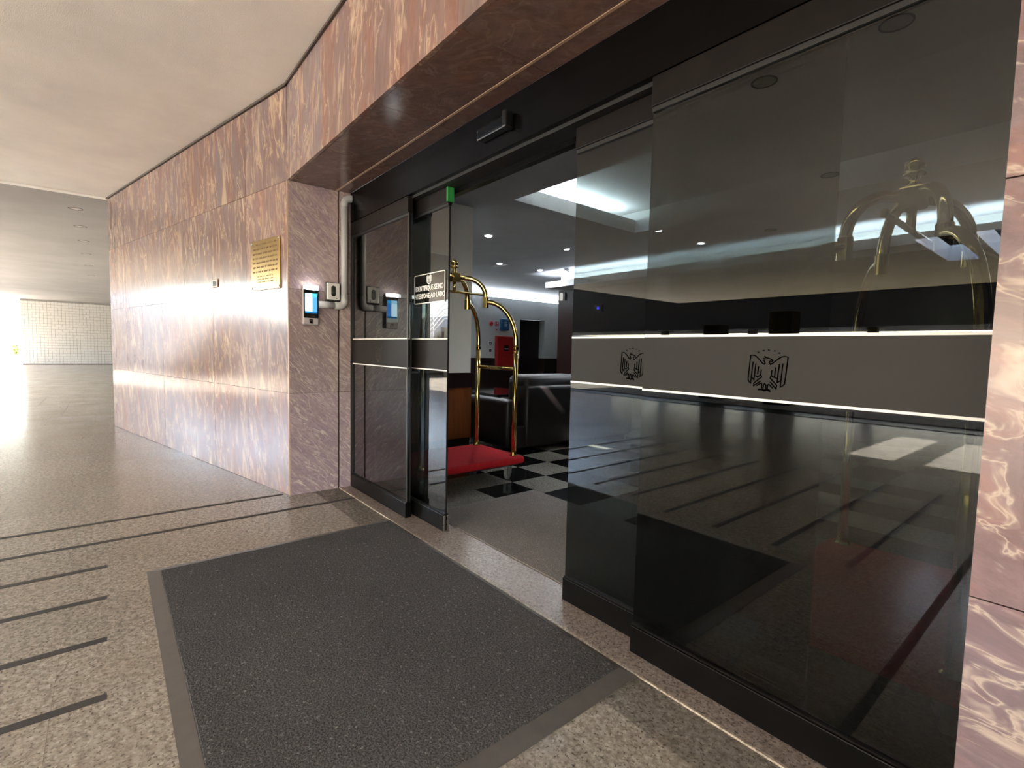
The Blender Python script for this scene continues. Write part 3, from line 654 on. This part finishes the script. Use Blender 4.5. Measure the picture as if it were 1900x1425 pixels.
def led(name, a, b, c, d, e, f, label, mat='cove_led_soft', group=None):
    o = bx(name, a, b, c, d, e, f, mat); tag(o, label, 'light strip', group or 'hidden cove light strips of the lobby'); return o
led('cove_light', -4.60, -4.54, 3.55, 5.60, CL+0.172, CL+0.20, 'white light strip hidden along the left lip of the ceiling recess', 'cove_led')
# bulkhead cove at the back
BY = 7.5
bk = struct(bx('trim_3', -8.05, 3.0, BY, 8.35, 2.53, 2.56, 'lobby_ceiling'), 'bulkhead soffit with light cove at the lobby rear')
bx('bulkhead_lip', -8.05, 3.0, BY, BY+0.03, 2.56, 2.66, 'white_paint', bk)
bx('bulkhead_end', -8.05, -8.02, BY+0.03, 8.0, 2.56, 2.66, 'white_paint', bk)
led('cove_light', -7.95, 2.9, BY+0.10, BY+0.15, 2.562, 2.585, 'white light strip hidden along the rear bulkhead cove')
bx('cove_back', -8.05, 3.0, 7.98, 8.3, 2.561, 2.849, 'white_paint', bk)
wb = struct(bx('wall_lobby_wood', -8.15, 3.0, 8.02, 8.3, 0, 2.53, 'dark_wood'), 'dark wood panelled rear wall')
# white lobby wall with dado and door recess
WX = -11.3
wl = struct(empty('wall_lobby_left', (0, 0, 0)), 'white lobby wall at left with dark dado')
bx('plaster', WX-0.25, WX, 2.06, 9.54, 0.92, 2.66, 'white_paint', wl); bx('plaster', WX-0.25, WX, 10.55, 13.7, 0.92, 2.66, 'white_paint', wl)
bx('lintel', WX-0.25, WX, 9.54, 10.55, 2.10, 2.66, 'white_paint', wl); bx('dado', WX-0.25, WX+0.02, 2.06, 9.54, 0, 0.92, 'dado_wood', wl)
bx('dado', WX-0.25, WX+0.02, 10.55, 13.7, 0, 0.92, 'dado_wood', wl); bx('outer_skin', WX-1.0, WX-0.95, 2.06, 13.7, 0, 3.3, 'white_paint', wl)
led('cove_light', WX-0.20, WX-0.15, 2.2, 13.6, 2.662, 2.69, 'white light strip hidden on top of the white lobby wall')
d3 = struct(empty('door_3', (WX-0.25, 9.96, 0)), 'dark wooden door in the white lobby wall')
bx('leaf', -0.04, 0.0, -0.42, 0.59, 0.005, 2.09, 'door_wood', d3)
bm = bmesh.new(); tube(bm, [(0.03, -0.26, 0.93), (0.03, -0.26, 1.24)], 0.012, 8); link('pull_handle', bm, 'steel', d3)
# fire cabinet and small wall things
fc = tag(empty('fire_hose_cabinet', (WX, 8.935, 0.67)), 'red fire hose cabinet on the white lobby wall', 'cabinet')
bm = bmesh.new(); rbox(bm, 0, 0.12, -0.33, 0.33, 0, 0.885, 0.008, 1); link('body', bm, 'red_metal', fc)
bm = bmesh.new(); rbox(bm, 0.118, 0.13, -0.31, 0.31, 0.02, 0.865, 0.004, 1); fd = link('door', bm, 'red_metal', fc)
bm = bmesh.new(); rbox(bm, 0.128, 0.134, -0.09, 0.09, 0.46, 0.62, 0.002, 1); link('window', bm, 'dark_wood', fd)
bm = bmesh.new(); box(bm, 0.133, 0.136, -0.07, 0.07, 0.51, 0.53); link('latch', bm, 'plastic_silver', fd)
al = tag(empty('fire_alarm_bell', (WX, 8.459, 1.90)), 'round red alarm bell on the white lobby wall', 'alarm')
bm = bmesh.new(); lathe(bm, [(0.07, 0), (0.07, 0.02), (0.055, 0.04), (0.02, 0.045)], 18); link('dome', bm, 'red_sign', al, rot=(0, math.pi/2, 0))
bm = bmesh.new(); lathe(bm, [(0.02, 0.045), (0.015, 0.055)], 12); link('boss', bm, 'dark_wood', al, rot=(0, math.pi/2, 0))
s1 = tag(empty('fire_sign', (WX, 8.667, 1.84)), 'small red square fire sign beside the blue box', 'sign')
bm = bmesh.new(); box(bm, 0, 0.006, -0.065, 0.065, 0, 0.115); link('panel', bm, 'red_sign', s1)
bm = bmesh.new(); box(bm, 0.006, 0.008, -0.045, -0.02, 0.02, 0.095); box(bm, 0.006, 0.008, 0.0, 0.045, 0.06, 0.095); box(bm, 0.006, 0.008, 0.0, 0.045, 0.015, 0.04); link('pictogram', bm, 'sign_white', s1)
s2 = tag(empty('fire_sign', (WX, 8.667, 1.67)), 'small white and red sign below the red fire sign', 'sign')
bm = bmesh.new(); box(bm, 0, 0.006, -0.065, 0.065, 0, 0.115); link('panel', bm, 'sign_white', s2)
bm = bmesh.new()
for q in ((-0.055,-0.047,0.01,0.105),(0.047,0.055,0.01,0.105),(-0.055,0.055,0.01,0.018),(-0.055,0.055,0.097,0.105),(-0.02,0.02,0.04,0.075)): box(bm, 0.006, 0.008, q[0], q[1], q[2], q[3])
link('pictogram', bm, 'red_sign', s2)
bl = tag(empty('blue_dispenser', (WX, 8.90, 1.715)), 'blue wall-mounted box above the red fire cabinet', 'box')
bm = bmesh.new(); rbox(bm, 0, 0.12, -0.15, 0.15, 0.0, 0.345, 0.04, 3); link('body', bm, 'blue_plastic', bl)
bm = bmesh.new()
for z in (0.13, 0.18, 0.23): box(bm, 0.119, 0.122, -0.05, 0.05, z, z+0.016)
link('label_lines', bm, 'sign_white', bl)
for z, lb in ((1.28, 'upper small white switch plate on the white lobby wall'), (1.07, 'lower small dark switch plate on the white lobby wall')):
    s = tag(empty('switch_plate', (WX, 8.437, z)), lb, 'switch', 'switch plates left of the red cabinet')
    bm = bmesh.new(); rbox(bm, 0, 0.012, -0.06, 0.06, 0, 0.12, 0.004, 1); link('plate', bm, 'sign_white', s)
    bm = bmesh.new(); box(bm, 0.012, 0.016, -0.035, 0.045, 0.02, 0.10); link('rocker', bm, 'plastic_black', s)
    bm = bmesh.new(); box(bm, 0.016, 0.018, -0.015, 0.02, 0.035, 0.08); link('pilot', bm, 'sign_white' if z > 1.2 else 'plastic_dark', s)
# lit downlights, vent and detector on the lobby ceiling
for x, y, lb in ((-5.83,4.29,'nearest the door, left of the ceiling recess'),(-5.85,5.90,'in the middle of the ceiling, right of the nearest one'),(-7.75,5.98,'far one beside the air vent'),(-7.74,7.05,'farthest one near the rear cove'),(-4.09,5.90,'seen through the right glass, near the recess end'),(-4.10,7.02,'seen through the right glass, above the long cove')):
    z = CL if y < 5.78 else CL+0.05
    t = tag(empty('lobby_downlight', (x, y, z)), 'small lit lobby downlight '+lb, 'downlight', 'lit downlights in the lobby ceiling')
    bm = bmesh.new(); lathe(bm, [(0.062, 0.0), (0.060, -0.016), (0.050, -0.018), (0.047, 0.0)], 20, (0,0,0), False); link('trim_ring', bm, 'plastic_white', t)
    bm = bmesh.new(); lathe(bm, [(0.046, -0.0005), (0.045, -0.003), (0.02, -0.0035)], 16); link('lamp', bm, 'downlight_lamp', t)
vt = tag(empty('ceiling_vent', (-7.95, 6.14, CL+0.05)), 'small white ceiling air vent beyond the second downlight', 'vent')
bm = bmesh.new(); box(bm, -0.20, 0.20, -0.06, 0.06, -0.008, 0); link('frame', bm, 'plastic_white', vt)
for i in range(3): bm = bmesh.new(); box(bm, -0.18, 0.18, -0.045+0.035*i, -0.025+0.035*i, -0.013, -0.008); link('slat', bm, 'plastic_white', vt)
dt = tag(empty('smoke_detector', (-7.26, 7.42, CL+0.05)), 'round smoke detector on the lobby ceiling above the cove', 'detector')
bm = bmesh.new(); lathe(bm, [(0.10, 0), (0.10, -0.015), (0.06, -0.045)], 20); link('body', bm, 'plastic_silver', dt)
bm = bmesh.new(); lathe(bm, [(0.04, -0.045), (0.03, -0.055)], 14); link('sensor_cap', bm, 'plastic_dark', dt)
sc1 = tag(empty('wall_sconce', (-8.02, 8.02, 2.30)), 'small white wall lamp on dark wood wall under the cove', 'lamp')
bm = bmesh.new(); lathe(bm, [(0.035, 0), (0.04, 0.02), (0.04, 0.15), (0.03, 0.17)], 14, (0, -0.05, 0)); link('shade', bm, 'sconce_lamp', sc1)
bm = bmesh.new(); box(bm, 0.05, 0.10, -0.03, 0, 0.0, 0.18); link('bracket', bm, 'plastic_black', sc1)
bl2 = tag(empty('indicator_unit', (-6.9, 8.02, 2.05)), 'black wall box with blue indicator light on rear wall', 'box')
bm = bmesh.new(); rbox(bm, -0.10, 0.10, -0.08, 0, -0.06, 0.10, 0.006, 1); link('body', bm, 'plastic_black', bl2)
bm = bmesh.new(); lathe(bm, [(0.03, 0), (0.02, 0.006)], 12); link('indicator', bm, 'led_blue', bl2, (0, -0.081, 0.02), (math.pi/2, 0, 0))
# column with wood cladding
cl = struct(empty('column', (-5.2, 2.9, 0)), 'cream lobby column with orange wood cladding at its base')
bx('shaft', -0.35, 0.35, -0.78, 0.44, 0.875, 2.8, 'column_paint', cl); bx('cladding', -0.36, 0.36, -0.79, 0.45, 0.10, 0.70, 'orange_wood', cl)
bx('cladding_top', -0.37, 0.37, -0.80, 0.46, 0.70, 0.875, 'dark_wood', cl); bx('plinth', -0.35, 0.35, -0.78, 0.44, 0, 0.10, 'dado_wood', cl)

# ------------------------------------------------------------------ sofa and table
sf = tag(empty('lobby_sofa', (-4.55, 4.4, 0)), 'dark leather sofa behind the luggage trolley, its back to the doors', 'sofa')
def soft(name, a, b, c, d, e, f, r=0.05): bm = bmesh.new(); rbox(bm, a, b, c, d, e, f, r, 3); return link(name, bm, 'sofa_leather', sf, smooth=True)
soft('base', -0.50, 0.44, -0.98, 1.10, 0.06, 0.32, 0.03)
soft('backrest', 0.22, 0.46, -0.82, 1.10, 0.06, 0.76, 0.045)
soft('armrest', -0.52, 0.36, -1.02, -0.80, 0.06, 0.59, 0.05); soft('armrest', -0.52, 0.36, 1.0, 1.20, 0.06, 0.59, 0.05)
soft('seat_cushion', -0.50, 0.22, -0.79, 0.10, 0.32, 0.47, 0.05); soft('seat_cushion', -0.50, 0.22, 0.11, 0.99, 0.32, 0.47, 0.05)
soft('back_cushion', 0.05, 0.42, -0.80, 0.10, 0.50, 0.875, 0.09); soft('back_cushion', 0.05, 0.42, 0.11, 0.99, 0.50, 0.87, 0.09)
for x in (-0.44, 0.38):
    for y in (-0.92, 1.02): bm = bmesh.new(); tube(bm, [(x, y, 0), (x, y, 0.07)], 0.025, 10); link('foot', bm, 'plastic_black', sf)
tb = tag(empty('coffee_table', (-6.6, 5.1, 0)), 'low dark glossy coffee table beyond the sofa', 'table')
bm = bmesh.new(); rbox(bm, -0.6, 0.6, -0.45, 0.45, 0.42, 0.46, 0.006, 1); link('tabletop', bm, 'glass_black', tb)
for x in (-0.52, 0.52):
    for y in (-0.38, 0.38): bm = bmesh.new(); box(bm, x-0.03, x+0.03, y-0.03, y+0.03, 0, 0.42); link('leg', bm, 'dark_wood', tb)

# ------------------------------------------------------------------ luggage trolley
def make_trolley(name, loc, label):
    R = tag(empty(name, loc), label, 'luggage trolley', 'brass luggage trolleys in the lobby')
    A, B, rp = 0.287, 0.47, 0.0215
    bm = bmesh.new(); rbox(bm, -0.365, 0.365, -0.545, 0.545, 0.142, 0.208, 0.028, 4); dk = link('deck', bm, 'red_carpet', R, smooth=False)
    bm = bmesh.new(); box(bm, -0.32, 0.32, -0.50, 0.50, 0.128, 0.145); link('deck_frame', bm, 'plastic_black', R)
    def q(c, r0_, r1_, n=14): pass
    for sx in (-1, 1):
        for sy in (-1, 1):
            P = Vector((sx*A, sy*B, 0)); D = P.normalized(); L = P.length; hm = L*0.5     # hub -> collar -> post
            bm = bmesh.new(); tube(bm, [P+Vector((0,0,0.205)), P+Vector((0,0,1.17))], rp, 16); post = link('post', bm, 'brass', R, smooth=True)
            bm = bmesh.new(); lathe(bm, [(0.034, 0.204), (0.034, 0.212), (0.026, 0.222), (0.024, 0.24)], 18, P); link('foot_flange', bm, 'brass', post)
            bm = bmesh.new(); lathe(bm, [(0.0235, 1.15), (0.0255, 1.155), (0.0255, 1.18), (0.0235, 1.185)], 18, P); link('joint_ring', bm, 'brass', post)
            # lower arch: from the post top up and in to the collar
            pts = [P+Vector((0,0,1.17))]; rh, rv = L-hm-0.02, 0.365
            for i in range(15): a = math.radians(90*i/14); pts.append(D*(hm+0.02+rh*math.cos(a)) + Vector((0,0,1.20+rv*math.sin(a))))
            pts.append(D*hm + Vector((0,0,1.565))); bm = bmesh.new(); tube(bm, pts, rp, 16); link('lower_arch', bm, 'brass', R, smooth=True)
            # upper arch: collar up and in to the hub
            pts = [D*hm + Vector((0,0,1.52))]
            for i in range(15): a = math.radians(90*i/14); pts.append(D*(0.10+(hm-0.10)*math.cos(a)) + Vector((0,0,1.60+0.165*math.sin(a))))
            pts.append(D*0.02 + Vector((0,0,1.765))); bm = bmesh.new(); tube(bm, pts, rp, 16); link('upper_arch', bm, 'brass', R, smooth=True)
            bm = bmesh.new(); lathe(bm, [(0.0265, 1.515), (0.0265, 1.60), (0.0235, 1.605)], 18, D*hm); link('collar', bm, 'brass', R, smooth=False)
            # caster
            cx_, cy_ = sx*0.27, sy*0.42
            cs = empty('caster', (cx_, cy_, 0)); cs.parent = R
            bm = bmesh.new(); lathe(bm, [(0.045, -0.016), (0.062, -0.012), (0.062, 0.012), (0.045, 0.016)], 22); link('wheel', bm, 'wheel_grey', cs, (0, 0, 0.062), (0, math.pi/2, 0.5))
            bm = bmesh.new()
            for s_ in (-1, 1): box(bm, s_*0.024-0.003, s_*0.024+0.003, -0.03, 0.03, 0.05, 0.128)
            box(bm, -0.027, 0.027, -0.035, 0.035, 0.122, 0.13); link('fork', bm, 'steel', cs, rot=(0, 0, 0.5))
    for sy in (-1, 1):
        bm = bmesh.new(); tube(bm, [(-A, sy*B, 0.985), (A, sy*B, 0.985)], 0.016, 14); link('end_bar', bm, 'brass', R, smooth=True)
    bm = bmesh.new(); rbox(bm, -0.042, 0.042, -0.042, 0.042, 1.725, 1.805, 0.008, 2); link('hub', bm, 'brass', R)
    bm = bmesh.new(); lathe(bm, [(0.022,1.80),(0.026,1.815),(0.018,1.825),(0.018,1.845),(0.036,1.850),(0.036,1.856),(0.02,1.862),(0.030,1.872),(0.034,1.888),(0.030,1.903),(0.015,1.914)], 20); link('finial', bm, 'brass', R, smooth=True)
    bm = bmesh.new(); tube(bm, [(0,0,1.64),(0,0,1.74)], 0.016, 14); link('stem', bm, 'brass', R, smooth=True)
    bm = bmesh.new(); tube(bm, [(0,-0.33,1.645),(0,0.33,1.645)], 0.011, 12); hr = link('hanging_rod', bm, 'brass', R, smooth=True)
    for s_ in (-1, 1):
        bm = bmesh.new(); bmesh.ops.create_uvsphere(bm, u_segments=12, v_segments=8, radius=0.016); link('rod_knob', bm, 'brass', hr, (0, s_*0.335, 1.645), smooth=True)
    return R
def copy_tree(o, parent=None):
    c = o.copy(); COL.objects.link(c); c.parent = parent
    for ch in o.children: copy_tree(ch, c)
    return c
t1 = make_trolley('luggage_trolley', (-3.652, 2.33, 0), 'brass birdcage luggage trolley with red deck standing in the open doorway')
t2 = copy_tree(t1); t2.location = (-0.53, 2.40, 0)
t2['label'] = 'brass birdcage luggage trolley dimly seen behind the right-hand glass'
